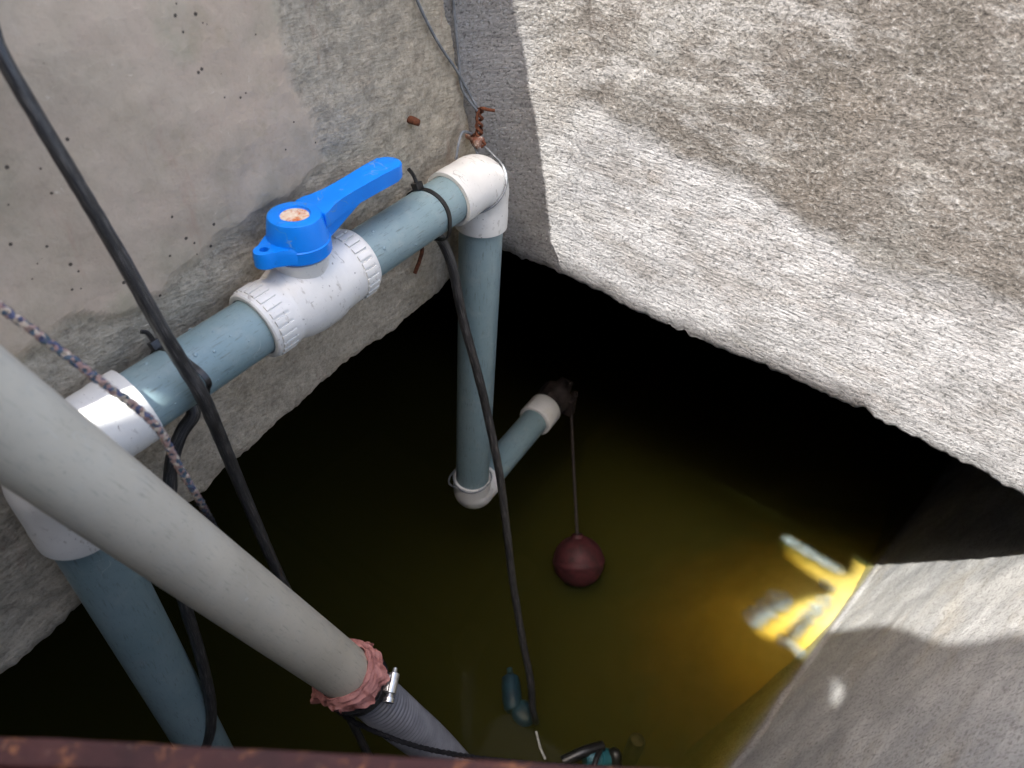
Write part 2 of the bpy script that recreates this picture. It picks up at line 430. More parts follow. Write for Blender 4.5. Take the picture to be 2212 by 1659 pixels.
RPL = []
def right_y(x, z):
    c = .010 + .118 * max(0, z + .6) / .38
    return WALL_Y - .05 * (z + .6) - c * math.exp(-max(0, x - WALL_X) / .040)
def right_wall():
    px = [(1087, 535), (1130, 558), (1200, 585), (1250, 610), (1400, 690), (1470, 720), (1560, 760), (1640, 790), (1700, 815), (1780, 850), (1850, 884), (1868, 880), (1885, 905), (1930, 925), (2060, 995), (2212, 1075), (2522, 1230)]
    pl = sorted([(p.x, p.z) for p in (on_y(u, v, WALL_Y) for u, v in px)])
    pl = [(-3, pl[0][1])] + pl
    RPL.extend(pl)
    bpx = [(1040, -100), (1130, 90), (1150, 185), (1260, 220), (1400, 295), (1550, 370), (1700, 450), (1850, 560), (2000, 600), (2212, 690), (2600, 800), (2700, -300)]
    def nearwall(u, v):
        p = on_y(u, v, WALL_Y)
        for _ in range(6): p = on_y(u, v, right_y(p.x, p.z))
        return p
    bp = [(p.x, p.z) for p in (nearwall(u, v) for u, v in bpx)]
    xs = [-2.4, -1.4, -.9] + list(np.arange(-.64, .42, .003)) + [.7, 1.2, 3.0]
    rows = []; lime = []; speck_lift = []
    for x in xs:
        xi = max(min(x, .6), -.7)
        zb = interp(pl, xi) + .004 * fb(x * 40, 13, 1, 5) + .0035 * noise.noise(Vector((x * 100, 4, 7)))
        r = [Vector((x, 4.0, zb)), Vector((x, WALL_Y + .2, zb)), Vector((x, WALL_Y + .02, zb)), Vector((x, WALL_Y + .006, zb + .001))]
        c = [0] * 4; sp = [0] * 4; nz = 200
        for k in range(nz + 1):
            z = zb + (0 - zb) * k / nz
            q = (x + .016 * fb(x * 16, z * 16, 5, 5), z + .016 * fb(x * 16, z * 16, 9, 5))
            ins = inside(q, bp); d = polydist(q, bp)
            m = .5 + (-.5 if ins else .5) * min(d / .012, 1)
            dy = .004 * fb(x * 6, z * 6, 22, 3) + .0009 * fb(x * 50, z * 50, 4, 4)
            rim = math.exp(-(z - zb) / .008)
            r.append(Vector((x, right_y(x, z) + dy + .004 * rim, z))); c.append(m)
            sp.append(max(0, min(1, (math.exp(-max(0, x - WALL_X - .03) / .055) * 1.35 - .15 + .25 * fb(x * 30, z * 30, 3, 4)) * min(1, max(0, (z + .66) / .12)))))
        r += [Vector((x, right_y(x, 0) + .02, .004)), Vector((x, 4.0, .004))]; c += [0, 0]; sp += [0, 0]
        rows.append(r); lime += c; speck_lift += sp
    me = sheet_mesh('concrete_wall', rows, {'lime': lime, 'speck_lift': speck_lift}, RIGHT)
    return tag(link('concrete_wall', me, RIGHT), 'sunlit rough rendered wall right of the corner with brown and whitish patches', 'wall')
def tank_x(y, z): return .1 + .143 * (y - .8) + .27 * (z + 1.35)
def tank_wall():
    ys = list(np.arange(-1.2, .2, .05)) + list(np.arange(.2, 1.9, .01)) + [2.1, 2.5, 3.0]
    rows = []
    for y in ys:
        r = []
        for z in list(np.arange(-2.5, -1.5, .1)) + list(np.arange(-1.5, -.3, .01)) + [-.32]:
            d = .004 * fb(y * 6, z * 6, 31, 3) + .0015 * fb(y * 30, z * 30, 3, 3)
            # the thin lip of an old tide line just above the water
            d -= .006 * math.exp(-((z - WATER - .012 - .006 * noise.noise(Vector((y * 5, 0, 0)))) / .006) ** 2)
            r.append(Vector((tank_x(y, z) + d, y, z)))
        r += [Vector((tank_x(y, -.32) + .3, y, -.317)), Vector((tank_x(y, -2.5) + .3, y, -2.5))]
        rows.append(r)
    me = sheet_mesh('tank_wall', rows, {}, TANK)
    return tag(link('tank_wall', me, TANK), 'wet leaning tank wall at lower right crossed by a strip of sunlight', 'wall')
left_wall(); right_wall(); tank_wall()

def struct(name, mb, mat): return tag(mb.build(name, mat, smooth=False), kind='structure')
m = MB()
m.box((-.6, -.95, -1.7), (2.4, 0, 0), (0, .05, 0), (0, 0, 1.0))
m.box((-1.6, 1, -1.56), (.05, 0, 0), (0, 1.9, 0), (0, 0, .96))
m.box((-.5, 2.95, -1.56), (2, 0, 0), (0, .05, 0), (0, 0, .98))
m.box((-.5, 1, -2.55), (2, 0, 0), (0, 2.2, 0), (0, 0, .05))
struct('tank_floor', m, DARK)
m = MB(); m.box((0, -2.36, -.3), (3.2, 0, 0), (0, 1.92, 0), (0, 0, .296)); m.box((6.45, -1, -.5), (5.8, 0, 0), (0, 1.79, 0), (0, 0, .18))
struct('ground', m, TANK)

# underwater bank, added and shaped to make the glow by the tank wall
def bank():
    rows = []
    for y in np.arange(-.9, 2.9, .02):
        r = []
        for k in range(90):
            d = k / 89; w = 1.25 * d
            x = tank_x(y, WATER) + .02 - w
            dy = y - 1.12; dy *= .5 if dy > 0 else 1.5; q2 = w * w * .8 + dy * dy
            zz = WATER - .022 - .7 * (math.sqrt(q2 + .01) - .1) - .5 * q2 + .012 * fb(x * 5, y * 5, 2, 4) * min(1, w * 8) + .003 * fb(x * 30, y * 30, 6, 3) * min(1, w * 20)
            zz = max(zz, -2.44)
            r.append(Vector((x, y, min(zz, WATER - .015))))
        rows.append(r)
    M = Mat('yellow glow bed', .9, spec=.1); co = M.co()
    M.base(M.ramp(M.noise(co, 9, 6, .65), [(.3, srgb(168, 160, 124)), (.7, srgb(194, 184, 146))]))
    me = sheet_mesh('glow_bed', rows, {}, M.m)
    return tag(link('glow_bed', me, M.m), kind='structure')
bank()

# ------------------------------------------------------------------ water
def water():
    bm = bmesh.new(); zb = -2.45
    ysw = (-.92, 2.92)
    top = [bm.verts.new((-1.56, y, WATER)) for y in ysw] + [bm.verts.new((tank_x(y, WATER) + .012, y, WATER)) for y in reversed(ysw)]
    bot = [bm.verts.new((-1.56, y, zb)) for y in ysw] + [bm.verts.new((tank_x(y, zb) + .012, y, zb)) for y in reversed(ysw)]
    bm.faces.new(top); bm.faces.new(bot[::-1])
    for i in range(4): bm.faces.new((top[i], bot[i], bot[(i + 1) % 4], top[(i + 1) % 4]))
    bmesh.ops.recalc_face_normals(bm, faces=bm.faces)
    me = bpy.data.meshes.new('water'); bm.to_mesh(me); bm.free()
    mt = bpy.data.materials.new('murky water'); mt.use_nodes = True; t = mt.node_tree; t.nodes.clear()
    out = t.nodes.new('ShaderNodeOutputMaterial'); tr = t.nodes.new('ShaderNodeBsdfTransparent'); gl = t.nodes.new('ShaderNodeBsdfGlossy')
    gl.inputs['Roughness'].default_value = .03; fr = t.nodes.new('ShaderNodeFresnel'); fr.inputs['IOR'].default_value = 1.22
    mx = t.nodes.new('ShaderNodeMixShader'); L = t.links.new
    L(fr.outputs[0], mx.inputs[0]); L(tr.outputs[0], mx.inputs[1]); L(gl.outputs[0], mx.inputs[2]); L(mx.outputs[0], out.inputs['Surface'])
    sc = t.nodes.new('ShaderNodeVolumeScatter'); sc.inputs['Color'].default_value = (.50, .62, .26, 1); sc.inputs['Density'].default_value = .26; sc.inputs['Anisotropy'].default_value = -.65
    ab = t.nodes.new('ShaderNodeVolumeAbsorption'); ab.inputs['Color'].default_value = (.765, .685, .30, 1); ab.inputs['Density'].default_value = 19.0
    ad = t.nodes.new('ShaderNodeAddShader'); L(sc.outputs[0], ad.inputs[0]); L(ab.outputs[0], ad.inputs[1]); L(ad.outputs[0], out.inputs['Volume'])
    o = link('water', me, mt, smooth=False); return tag(o, kind='structure')
water()

def glints():  # grey strips laid on the water as painted light streaks
    M = Mat('grey water film', .8, spec=.2); co = M.co()
    M.base(M.ramp(M.noise(co, 60, 5, .7), [(.3, srgb(92, 104, 106)), (.7, srgb(122, 134, 134))]))
    M.put(M.b.inputs['Alpha'], M.math('MULTIPLY', M.attr('glint'), M.ramp(M.noise(co, 34, 6, .7), [(.34, .25), (.62, .7)])))
    V, Fc, A = [], [], []
    for pts, wd in ((((1684, 1156), (1730, 1182), (1780, 1212), (1830, 1240)), 20), (((1766, 1258), (1786, 1264), (1806, 1278)), 15),
                    (((1612, 1350), (1640, 1328), (1676, 1300), (1712, 1286)), 28), (((1672, 1378), (1706, 1392), (1738, 1424)), 17),
                    (((1704, 1380), (1736, 1340), (1766, 1312), (1800, 1284)), 20)):
        P = cr([on_h(u, v, WATER + .0015) for u, v in pts], 10); T, N = frames(P); b0 = len(V)
        for i, p in enumerate(P):
            t = i / (len(P) - 1); b = Vector((-T[i].y, T[i].x, 0)).normalized(); e = min(1, 6 * t, 6 * (1 - t))
            for k in range(7):
                q = (k - 3) / 3; ww = wd * .00105 * (.5 + .5 * e) * (1 + .35 * noise.noise(p * 60))
                V.append(tuple(p + b * q * ww)); A.append((1 - abs(q) ** 1.6) * e)
        for i in range(len(P) - 1):
            for k in range(6): Fc.append((b0 + i * 7 + k, b0 + i * 7 + k + 1, b0 + (i + 1) * 7 + k + 1, b0 + (i + 1) * 7 + k))
    me = bpy.data.meshes.new('painted_glints'); me.from_pydata(V, [], Fc)
    at = me.attributes.new('glint', 'FLOAT', 'POINT'); at.data.foreach_set('value', A)
    o = link('painted_glints', me, M.m); return tag(o, 'thin grey film strips standing in for light streaks on the water by the tank wall', 'glints', kind='stuff')
glints()
# ------------------------------------------------------------------ the water pipe
LC = at_z(99, 1004, .593); RC = at_z(1040, 382, .92)
RC.x = LC.x = -.525
HD = (RC - LC).normalized(); HL = (RC - LC).length
DOWN = Vector((0, 0, -1)); R = .030
BC = Vector((RC.x, RC.y, -1.057))                     # lower elbow
pipe = empty('water_pipe', Vector((LC.x, LC.y, LC.z)), 'blue-grey water pipe with white elbows and a blue-handled valve, ending in a float valve', 'pipe')
def hp(s): return LC + HD * s
def s_at(u, v):                                       # distance along the pipe nearest a sight line
    r = ray(u, v).normalized(); w = LC; a = HD.dot(r); 
    d = HD.dot(w); e = r.dot(w)
    return (a * e - d) / (1 - a * a)
s0, s1 = s_at(549, 709), s_at(768, 553)               # valve mouths
zup = (Vector((0, 0, 1)) - HD * HD.z).normalized(); side = HD.cross(zup)

MB().tube([hp(.03), hp(s0 * .35), hp(s0 * .7), hp(s0 + .02)], R, 48).build('pipe', GREY, pipe, sharp=50)
MB().tube([hp(s1 - .02), hp(s1 + .05), hp(HL - .09), hp(HL - .03)], R, 48).build('pipe', GREY, pipe, sharp=50)
drop = [RC + DOWN * .03] + [RC + DOWN * (.1 * i) for i in range(1, 6)] + [BC - DOWN * .03]
MB().tube(drop, R, 48).build('pipe', GREY, pipe, sharp=50)
LV = [LC + DOWN * .03 + DOWN * .1 * i for i in range(13)]
MB().tube(LV, R, 48).build('pipe', GREY, pipe, sharp=50)
BR = on_h(1160, 905, -1.06); bd = (BR - BC); bd.z = .0; bl = bd.length; bd.normalize()
MB().tube([BC + bd * .02, BC + bd * .1, BC + bd * (bl)], .0285, 40).build('pipe', GREY, pipe, sharp=50)

DROP = Mat('water drop', .05, spec=.6); DROP.b.inputs['Base Color'].default_value = srgb(128, 150, 156)
mb = MB()
for k in range(34):
    t = random.uniform(.10, s0 - .01) if k < 26 else random.uniform(s1 + .01, HL - .08); a = random.uniform(-1.0, 1.9)
    d = zup * math.cos(a) + side * math.sin(a); r0 = random.choice((.0007, .0009, .0012, .0018, .0024))
    mb.lathe(hp(t) + d * (R - .0004), d, [(0, r0), (r0 * .35, r0 * .86), (r0 * .58, r0 * .5), (r0 * .66, .0001)], 12)
tag(mb.build('water_drops', DROP.m, pipe), kind='stuff')

def elbow(c, d1, d2, r, L, Rb=.026, name='elbow'):
    d1 = Vector(d1).normalized(); d2 = Vector(d2).normalized(); pts = []; rad = []
    ri = R + .0006
    pts += [c + d1 * (L + .0002), c + d1 * L, c + d1 * L, c + d1 * (L - .003), c + d1 * (L - .022), c + d1 * (L - .026)]
    # mouth annulus then body
    rad += [ri, r - .001, r - .0002, r, r, r * .985]
    pre = []
    n = 14
    for i in range(n + 1):
        t = i / n; a = t * PI / 2
        # circular fillet between the two axes
        p = c + d1 * Rb * (1 - math.sin(a)) + d2 * Rb * (1 - math.cos(a))
        pts.append(p); rad.append(r * (.985 + .05 * math.sin(t * PI)))
    pts += [c + d2 * (L - .026), c + d2 * (L - .022), c + d2 * (L - .003), c + d2 * L, c + d2 * L, c + d2 * (L + .0002)]
    rad += [r * .985, r, r, r - .0002, r - .001, ri]
    # hand-made sweep: frames interpolate between the two axes
    mb = MB(); nrm = d1.cross(d2).normalized(); seg = 56; rings = []
    for i, (p, q) in enumerate(zip(pts, rad)):
        k = (i - 6) / n; k = max(0, min(1, k)); a = k * PI / 2
        tdir = (-d1 * math.cos(a) + d2 * math.sin(a)).normalized(); b = nrm.cross(tdir).normalized()
        rings.append([mb.bm.verts.new(p + (nrm * math.cos(2 * PI * j / seg) + b * math.sin(2 * PI * j / seg)) * q) for j in range(seg)])
    for i in range(len(rings) - 1):
        for j in range(seg): mb.bm.faces.new((rings[i][j], rings[i][(j + 1) % seg], rings[i + 1][(j + 1) % seg], rings[i + 1][j]))
    return mb.build(name, WHITE, pipe, sharp=48)
elbow(RC, -HD, DOWN, .0355, .068)
elbow(LC, HD, DOWN, .0365, .085)
elbow(BC, -DOWN, bd, .0345, .050, .022)
# wire-like bead of the lower elbow mouth
mb = MB(); 
mb.tube([BC + Vector((math.cos(a) * .0345, math.sin(a) * .0345, .049 + .004 * math.sin(2 * a + 1))) for a in [2 * PI * k / 40 for k in range(41)]], .0018, 8)
mb.tube(cr([BC + Vector((-.034, -.012, .05)), BC + Vector((-.037, -.02, .04)), BC + Vector((-.03, -.03, .036)), BC + Vector((-.012, -.037, .045))]), .0016, 8)
WIRE_LOOP = mb

# valve body
vc = (s0 + s1) / 2; vl = (s1 - s0)
def vprof():
    P = []; add = lambda s, r: P.append((s, r))
    add(s0 + .001, R + .0008); add(s0, R + .001); add(s0, .0352); add(s0 + .0015, .0366); add(s0 + .030, .0372); add(s0 + .032, .0366)
    add(s0 + .034, .0362); add(vc - .035, .0368); add(vc - .024, .0405); add(vc - .010, .0425); add(vc + .010, .0425); add(vc + .018, .0415)
    add(vc + .026, .0392); add(vc + .030, .0392); add(s1 - .030, .0384); add(s1 - .027, .0382); add(s1 - .002, .0376); add(s1, .0362); add(s1, R + .001); add(s1 - .001, R + .0008)
    return P
valve_o = LC
mb = MB(); mb.lathe(LC, HD, vprof(), 72)
# raised ribs of the two union collars
for (a, b, rr) in ((s0 + .006, s0 + .024, .0366), (s1 - .022, s1 - .006, .0382)):
    for k in range(26):
        an = 2 * PI * (k + .5) / 26; d = zup * math.cos(an) + side * math.sin(an); tg = -zup * math.sin(an) + side * math.cos(an)
        mb.box(hp((a + b) / 2) + d * (rr + .0001), HD * (b - a) / 2, tg * .0031, d * .0016, .0003)
# neck under the handle
sv = s_at(668, 600)
VT = hp(vc - .002)
mb.lathe(VT, (0, 0, 1), [(.02, .027), (.040, .027), (.044, .0285), (.049, .0285), (.0495, .02)], 40)
body = mb.build('ball_valve', WHITE, pipe, sharp=35)
# blue handle
def handle():
    mb = MB(); U = Vector((0, 0, 1)); fw = Vector((HD.x, HD.y, 0)).normalized(); rt = fw.cross(U)
    h0 = .052; o = VT
    mb.lathe(o, U, [(h0, .012), (h0, .0310), (h0 + .0010, .0318), (h0 + .0135, .0316), (h0 + .0142, .0306), (h0 + .036, .0268), (h0 + .0392, .0256), (h0 + .0402, .0235), (h0 + .0402, .0156), (h0 + .0382, .0150), (h0 + .0375, .004)], 64, ref=fw)
    def P(a, b, h): return o + fw * a + rt * b + U * (h0 + h)
    # lever: outline tapering to a neck, then widening to a round paddle
    hw = [(.0175, .0215), (.024, .0200), (.034, .0165), (.048, .0142), (.065, .0136), (.085, .0142), (.105, .0150), (.126, .0154)]
    hw = [(a * 1.0 + .002, b) for a, b in hw]
    tipa = hw[-1][0]; rtip = hw[-1][1]
    top = [(a, b) for a, b in hw] + [(tipa + rtip * math.sin(t), rtip * math.cos(t)) for t in [PI * k / 12 for k in range(1, 12)]] + [(a, -b) for a, b in reversed(hw)]
    rise = lambda a: .0335 + .030 * max(0, min(1, (a - .02) / .1)) ** 1.0 * .0 - .0
    lo = [P(a, b, .0232 + .009 * min(1, max(0, (a - .02) / .10))) for a, b in top]
    mb.prism(lo, U, .0165, .0020)
    # web under the lever towards the hub
    mb.prism([P(.010, .018, .004), P(.010, -.018, .004), P(.034, -.0135, .009), P(.060, -.0105, .0185), P(.082, -.009, .0255), P(.082, .009, .0255), P(.060, .0105, .0185), P(.034, .0135, .009)], U, .013, .0012)
    # lug with a hole on the other side
    tip = -.052; lr = .0112; hx, hr = -.0405, .0043
    out = [(-.010, .0285), (-.0245, .0218), (-.0355, .0146)] + [(tip + lr * (1 - math.sin(t)), lr * math.cos(t)) for t in [PI * k / 14 for k in range(15)]] + [(-.0355, -.0146), (-.0245, -.0218), (-.010, -.0285)]
    for k in range(1): pass
    # split the lug into two halves round the hole so the hole is real
    hole = [(hx + hr * math.cos(t), hr * math.sin(t)) for t in [2 * PI * k / 24 for k in range(24)]]
    bm = mb.bm
    def ringv(pts, h): return [bm.verts.new(P(a, b, h)) for a, b in pts]
    ht, hb = .0185, .003
    n = 48
    def resamp(pl):
        pl = pl + [pl[0]]; L = [0]
        for a, b in zip(pl, pl[1:]): L.append(L[-1] + math.hypot(a[0] - b[0], a[1] - b[1]))
        res = []
        for k in range(n):
            t = L[-1] * k / n
            for i in range(len(L) - 1):
                if L[i] <= t <= L[i + 1]: f = (t - L[i]) / max(L[i + 1] - L[i], 1e-9); res.append((pl[i][0] + (pl[i + 1][0] - pl[i][0]) * f, pl[i][1] + (pl[i + 1][1] - pl[i][1]) * f)); break
        return res
    ro = resamp(out); rh = []
    for a, b in ro:
        an = math.atan2(b, a - hx); rh.append((hx + hr * math.cos(an), hr * math.sin(an)))
    ro2 = [(a * .95 - .0020, b * .84) for a, b in ro]
    A, A2, B_, C_, D_ = ringv(ro, ht - .0055), ringv(ro2, ht), ringv(rh, ht), ringv(rh, hb), ringv(ro, hb)
    for q1, q2 in ((A, A2), (A2, B_), (B_, C_), (C_, D_), (D_, A)):
        for i in range(n): bm.faces.new((q1[i], q1[(i + 1) % n], q2[(i + 1) % n], q2[i]))
    h = mb.build('handle', BLUE, body, sharp=38)
    MB().lathe(o, U, [(h0 + .0376, .0001), (h0 + .0384, .012), (h0 + .0380, .0149), (h0 + .02, .0149)], 40).build('stem_cap', CAP, body, sharp=40)
    dt = P(.052, .0, .0408)
    MB().lathe(dt, U, [(0, .0001), (.0006, .0012), (.0003, .0024), (-.004, .0024)], 20).build('rivet', STEEL, body)
handle()

# coupling and float valve on the branch
br0 = BC + bd * (bl - .012)
MB().lathe(br0, bd, [(0, .0290), (0, .0345), (.002, .036), (.048, .036), (.050, .0345), (.050, .02)], 48).build('coupling', WHITE, pipe, sharp=40)
mb = MB(); v0 = br0 + bd * .05
mb.lathe(v0, bd, [(-.002, .02), (-.001, .030), (.012, .030), (.013, .033), (.030, .034), (.034, .036), (.050, .036), (.056, .030), (.060, .020), (.085, .017), (.092, .012), (.093, .0001)], 8 * 4)
mb.lathe(v0, bd, [(.002, .024), (.002, .0355), (.014, .0355), (.014, .024)], 6)
vs = Vector((bd.y, -bd.x, 0))
mb.box(v0 + bd * .045 + vs * .034 + Vector((0, 0, -.012)), vs * .012, bd * .010, (0, 0, .022), .003)
mb.lathe(v0 + bd * .062, (0, 0, 1), [(.0, .011), (.026, .011), (.030, .007), (.0301, .0001)], 20)
mb.lathe(v0 + bd * .088 + Vector((0, 0, .006)), vs, [(-.014, .0001), (-.014, .009), (.014, .009), (.014, .0001)], 20)
mb.lathe(v0 + bd * .052 + vs * .04 + Vector((0, 0, .02)), (vs + Vector((0, 0, .6))), [(-.004, .003), (-.004, .007), (.004, .007), (.004, .003), (-.004, .003)], 16)
fv = mb.build('float_valve', BRASS, pipe, sharp=35)
arm0 = v0 + bd * .045 + vs * .040 + Vector((0, 0, -.02))
ball = on_h(1250, 1212, WATER + .012)
adir = (ball - arm0).normalized()
MB().tube(cr([arm0, arm0.lerp(ball, .3) + Vector((0, 0, -.008)), arm0.lerp(ball, .7) + Vector((0, 0, -.004)), ball - adir * .03]), .0035, 10).tube([ball - adir * .062, ball - adir * .045], .006, 12).build('float_arm', BRASS, fv)
MB().lathe(ball, adir, [(-.056 + .112 * i / 32, .056 * math.sqrt(max(0, 1 - (-1 + 2 * i / 32) ** 2)) + (.0016 if 15 <= i <= 17 else 0)) for i in range(33)], 48).lathe(ball - adir * .050, adir, [(-.010, .004), (-.010, .012), (.0, .016), (.004, .024)], 24).build('float_ball', MAROON, fv, sharp=40)

# ------------------------------------------------------------------ grey suction pipe
G0 = at_z(-330, 655, .355); G1 = at_z(742, 1450, .82)
gd = (G1 - G0).normalized(); RG = .0305
suct = empty('suction_pipe', G1, 'thick pale grey pipe slanting across the lower left with a pink-wrapped hose end', 'pipe')
MB().tube([G0.lerp(G1, t) for t in [i / 10 for i in range(11)]], RG, 56).build('pipe', SUCT, suct, sharp=50)
gs = gd.cross(Vector((0, 0, 1))).normalized(); gu = gs.cross(gd).normalized()
def crumple():
    mb = MB(); seg = 150; n = 26; rings = []
    for i in range(n + 1):
        t = i / n; ring = []
        for k in range(seg):
            a = 2 * PI * k / seg; ca, sa = math.cos(a), math.sin(a)
            e = Vector((ca * 2.2, sa * 2.2, t * 1.6))
            w = noise.noise(Vector((ca * 3, sa * 3, t * 9))) ; w2 = noise.noise(Vector((ca * 1.5, sa * 1.5, t * 26 + 2 * ca)))
            rag = noise.noise(Vector((ca * 5, sa * 5, 3.3)))
            spike = max(0, noise.noise(Vector((ca * 2.1, sa * 2.1, 8.1)))) ** 2
            r = .0330 + .0032 * math.sin(min(t * 1.1, 1) * PI) + .0042 * w2 + .0012 * w
            r += (t ** 1.6) * (.001 + .006 * max(0, rag) + .075 * spike) + .0045 * w2 * t
            if t < .06: r -= .0015
            h = -.007 + (.040 + .016 * rag + .030 * spike) * t + .002 * math.sin(a * 2)
            ring.append(mb.bm.verts.new(G1 + gd * h + (gs * ca + gu * sa) * r))
        rings.append(ring)
    for i in range(n):
        for k in range(seg): mb.bm.faces.new((rings[i][k], rings[i][(k + 1) % seg], rings[i + 1][(k + 1) % seg], rings[i + 1][k]))
    # torn tail of the strip hanging below
    tl = G1 + gd * .02 - gs * .0 
    o = mb.build('rubber_strip', PINK, suct, sharp=55)
    s = o.modifiers.new('thick', 'SOLIDIFY'); s.thickness = .0008
    return o
crumple()
# hose
H1 = at_z(868, 1556, .93); H2 = at_z(965, 1640, 1.06); H3 = at_z(1100, 1790, 1.25)
hpth = cr([G1 + gd * .004, G1 + gd * .03, H1, H2, H3], 60)
# even spacing
acc = [0]
for a, b in zip(hpth, hpth[1:]): acc.append(acc[-1] + (b - a).length)
def along(pth, acc, s):
    for i in range(len(acc) - 1):
        if acc[i + 1] >= s: return pth[i].lerp(pth[i + 1], (s - acc[i]) / max(acc[i + 1] - acc[i], 1e-9))
    return pth[-1]
npt = int(acc[-1] / .0006)
ev = [along(hpth, acc, acc[-1] * i / npt) for i in range(npt + 1)]
rr = [.0268 + .0019 * math.sin(2 * PI * i * .0006 / .0075) + .0008 * math.sin(i * .0075) for i in range(npt + 1)]
MB().tube(ev, rr, 40).build('corrugated_hose', HOSE, suct)
# hose clamp
cc = G1 + gd * .043; mb = MB()
mb.lathe(cc, gd, [(-.006, .0330), (-.006, .0368), (-.0052, .0372), (.0052, .0372), (.006, .0368), (.006, .0330), (-.006, .0330)], 72)
tgt = at_z(838, 1452, .80); sd = (tgt - cc); sd = (sd - gd * sd.dot(gd)).normalized(); tg = gd.cross(sd)
for k in range(60):
    a = 2 * PI * k / 60; d = gs * math.cos(a) + gu * math.sin(a); t2 = gd.cross(d)
    mb.box(cc + d * .0374, t2 * .0006, gd * .0038 + t2 * .0006, d * .0004)
cl = mb.build('hose_clamp', DARKST, suct, sharp=40)
mb = MB(); so = cc + sd * .0435
mb.lathe(so, tg, [(-.0185, .0001), (-.0185, .0025), (-.0135, .0034), (-.012, .0066), (.010, .0066), (.0105, .0040), (.015, .0046), (.0155, .0066), (.0205, .0064), (.0205, .002), (.019, .0001)], 28)
mb.box(so - sd * .004, tg * .0095, gd * .0068, sd * .003, .0008)
mb.build('screw_housing', STEEL, cl, sharp=40)

# ------------------------------------------------------------------ cables, rope and ties
def cable(name, pts, r, label, cat, mat=CABLE, seg=14, n=10, wob=0.0004):
    P, r = cr(pts, n, r if isinstance(r, list) else [r] * len(pts)); o = MB().tube(P, r, seg, wob=wob).build(name, mat); return tag(o, label, cat)
cable('power_cable', [at_z(-90, -90, .42) + Vector((-.12, -.10, .32)), at_z(-90, -90, .42) + Vector((-.035, -.03, .10)), at_z(-90, -90, .42), at_z(0, 112, .44), at_z(70, 235, .46), at_z(160, 385, .49), at_z(255, 545, .53), at_z(345, 705, .575), at_z(400, 795, .615), at_z(440, 862, .64), at_z(480, 955, .70), at_z(530, 1075, .78), at_z(590, 1215, .87), at_z(650, 1340, .97), at_z(720, 1480, 1.08), at_z(790, 1620, 1.2), at_z(830, 1720, 1.3)], [.0046, .0047, .0048, .005, .0052, .0055, .0058, .0062] + [.0065] * 9,
      'thick scuffed black cable running from the upper left corner down across the pipe', 'cable')
cable('power_cable', [hp(s0 * .62) + Vector((-.01, 0, -.034)), at_z(418, 893, .70), at_z(392, 935, .70), at_z(374, 985, .705), at_z(367, 1050, .72), at_z(372, 1150, .75), at_z(388, 1260, .79), at_z(404, 1322, .815), at_z(424, 1385, .84), at_z(444, 1460, .87), at_z(456, 1530, .90), at_z(452, 1590, .92), at_z(430, 1640, .94)], .0068,
      'black cable looping down beside the left standing pipe, half behind the pale pipe', 'cable')
cable('power_cable', [hp(HL - .1) + Vector((.005, 0, -.030)), at_z(955, 522, .905), at_z(978, 580, .93), at_z(1000, 690, .98), at_z(1030, 800, 1.03), at_z(1052, 890, 1.08), at_z(1080, 1030, 1.14), at_z(1095, 1150, 1.19), at_z(1108, 1260, 1.24), at_z(1130, 1390, 1.29), at_z(1146, 1470, 1.32), at_z(1150, 1530, 1.34), at_z(1158, 1560, 1.36)], .0066,
      'thin black cable hanging from the tie near the corner in front of the standing pipe', 'cable')
def rope():
    pts = [at_z(-120, 580, .44), at_z(0, 663, .45), at_z(110, 742, .47), at_z(210, 818, .49), at_z(300, 885, .515), at_z(345, 930, .53), at_z(385, 1005, .56), at_z(430, 1080, .60), at_z(470, 1150, .645), at_z(540, 1260, .72), at_z(620, 1390, .80), at_z(688, 1492, .865), at_z(760, 1556, .88), at_z(880, 1606, .86), at_z(1010, 1634, .82), at_z(1150, 1650, .78), at_z(1320, 1662, .75)]
    P = cr(pts, 26); T, N = frames(P); mb = MB(); wetv = []
    acc = 0; ph = [0]
    for a, b in zip(P, P[1:]): acc += (b - a).length; ph.append(acc)
    for s in range(4):
        path = []
        for i, p in enumerate(P):
            a = ph[i] / .016 * 2 * PI * (1 if s % 2 else -1) + s * PI / 2; b = T[i].cross(N[i])
            path.append(p + (N[i] * math.cos(a) + b * math.sin(a)) * .0015)
        mb.tube(path, .0018, 9, wob=.0006)
    # loose fibres
    for k in range(900):
        i = random.randrange(len(P) - 1); b = T[i].cross(N[i]); a = random.random() * 2 * PI
        d = N[i] * math.cos(a) + b * math.sin(a); q = P[i].lerp(P[i + 1], random.random()) + d * .0024
        e = q + d * random.uniform(.0008, .0028) + T[i] * random.uniform(-.004, .004)
        mb.tube([q, e], .00011, 3, cap=False)
    o = mb.build('braided_rope', ROPE); me = o.data
    thr = at_z(450, 1120, .6)
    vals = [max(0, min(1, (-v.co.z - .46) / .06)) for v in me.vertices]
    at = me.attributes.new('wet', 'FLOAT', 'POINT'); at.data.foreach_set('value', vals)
    return tag(o, 'fuzzy braided rope of blue and pink yarn slanting over the white left elbow', 'rope')
rope()

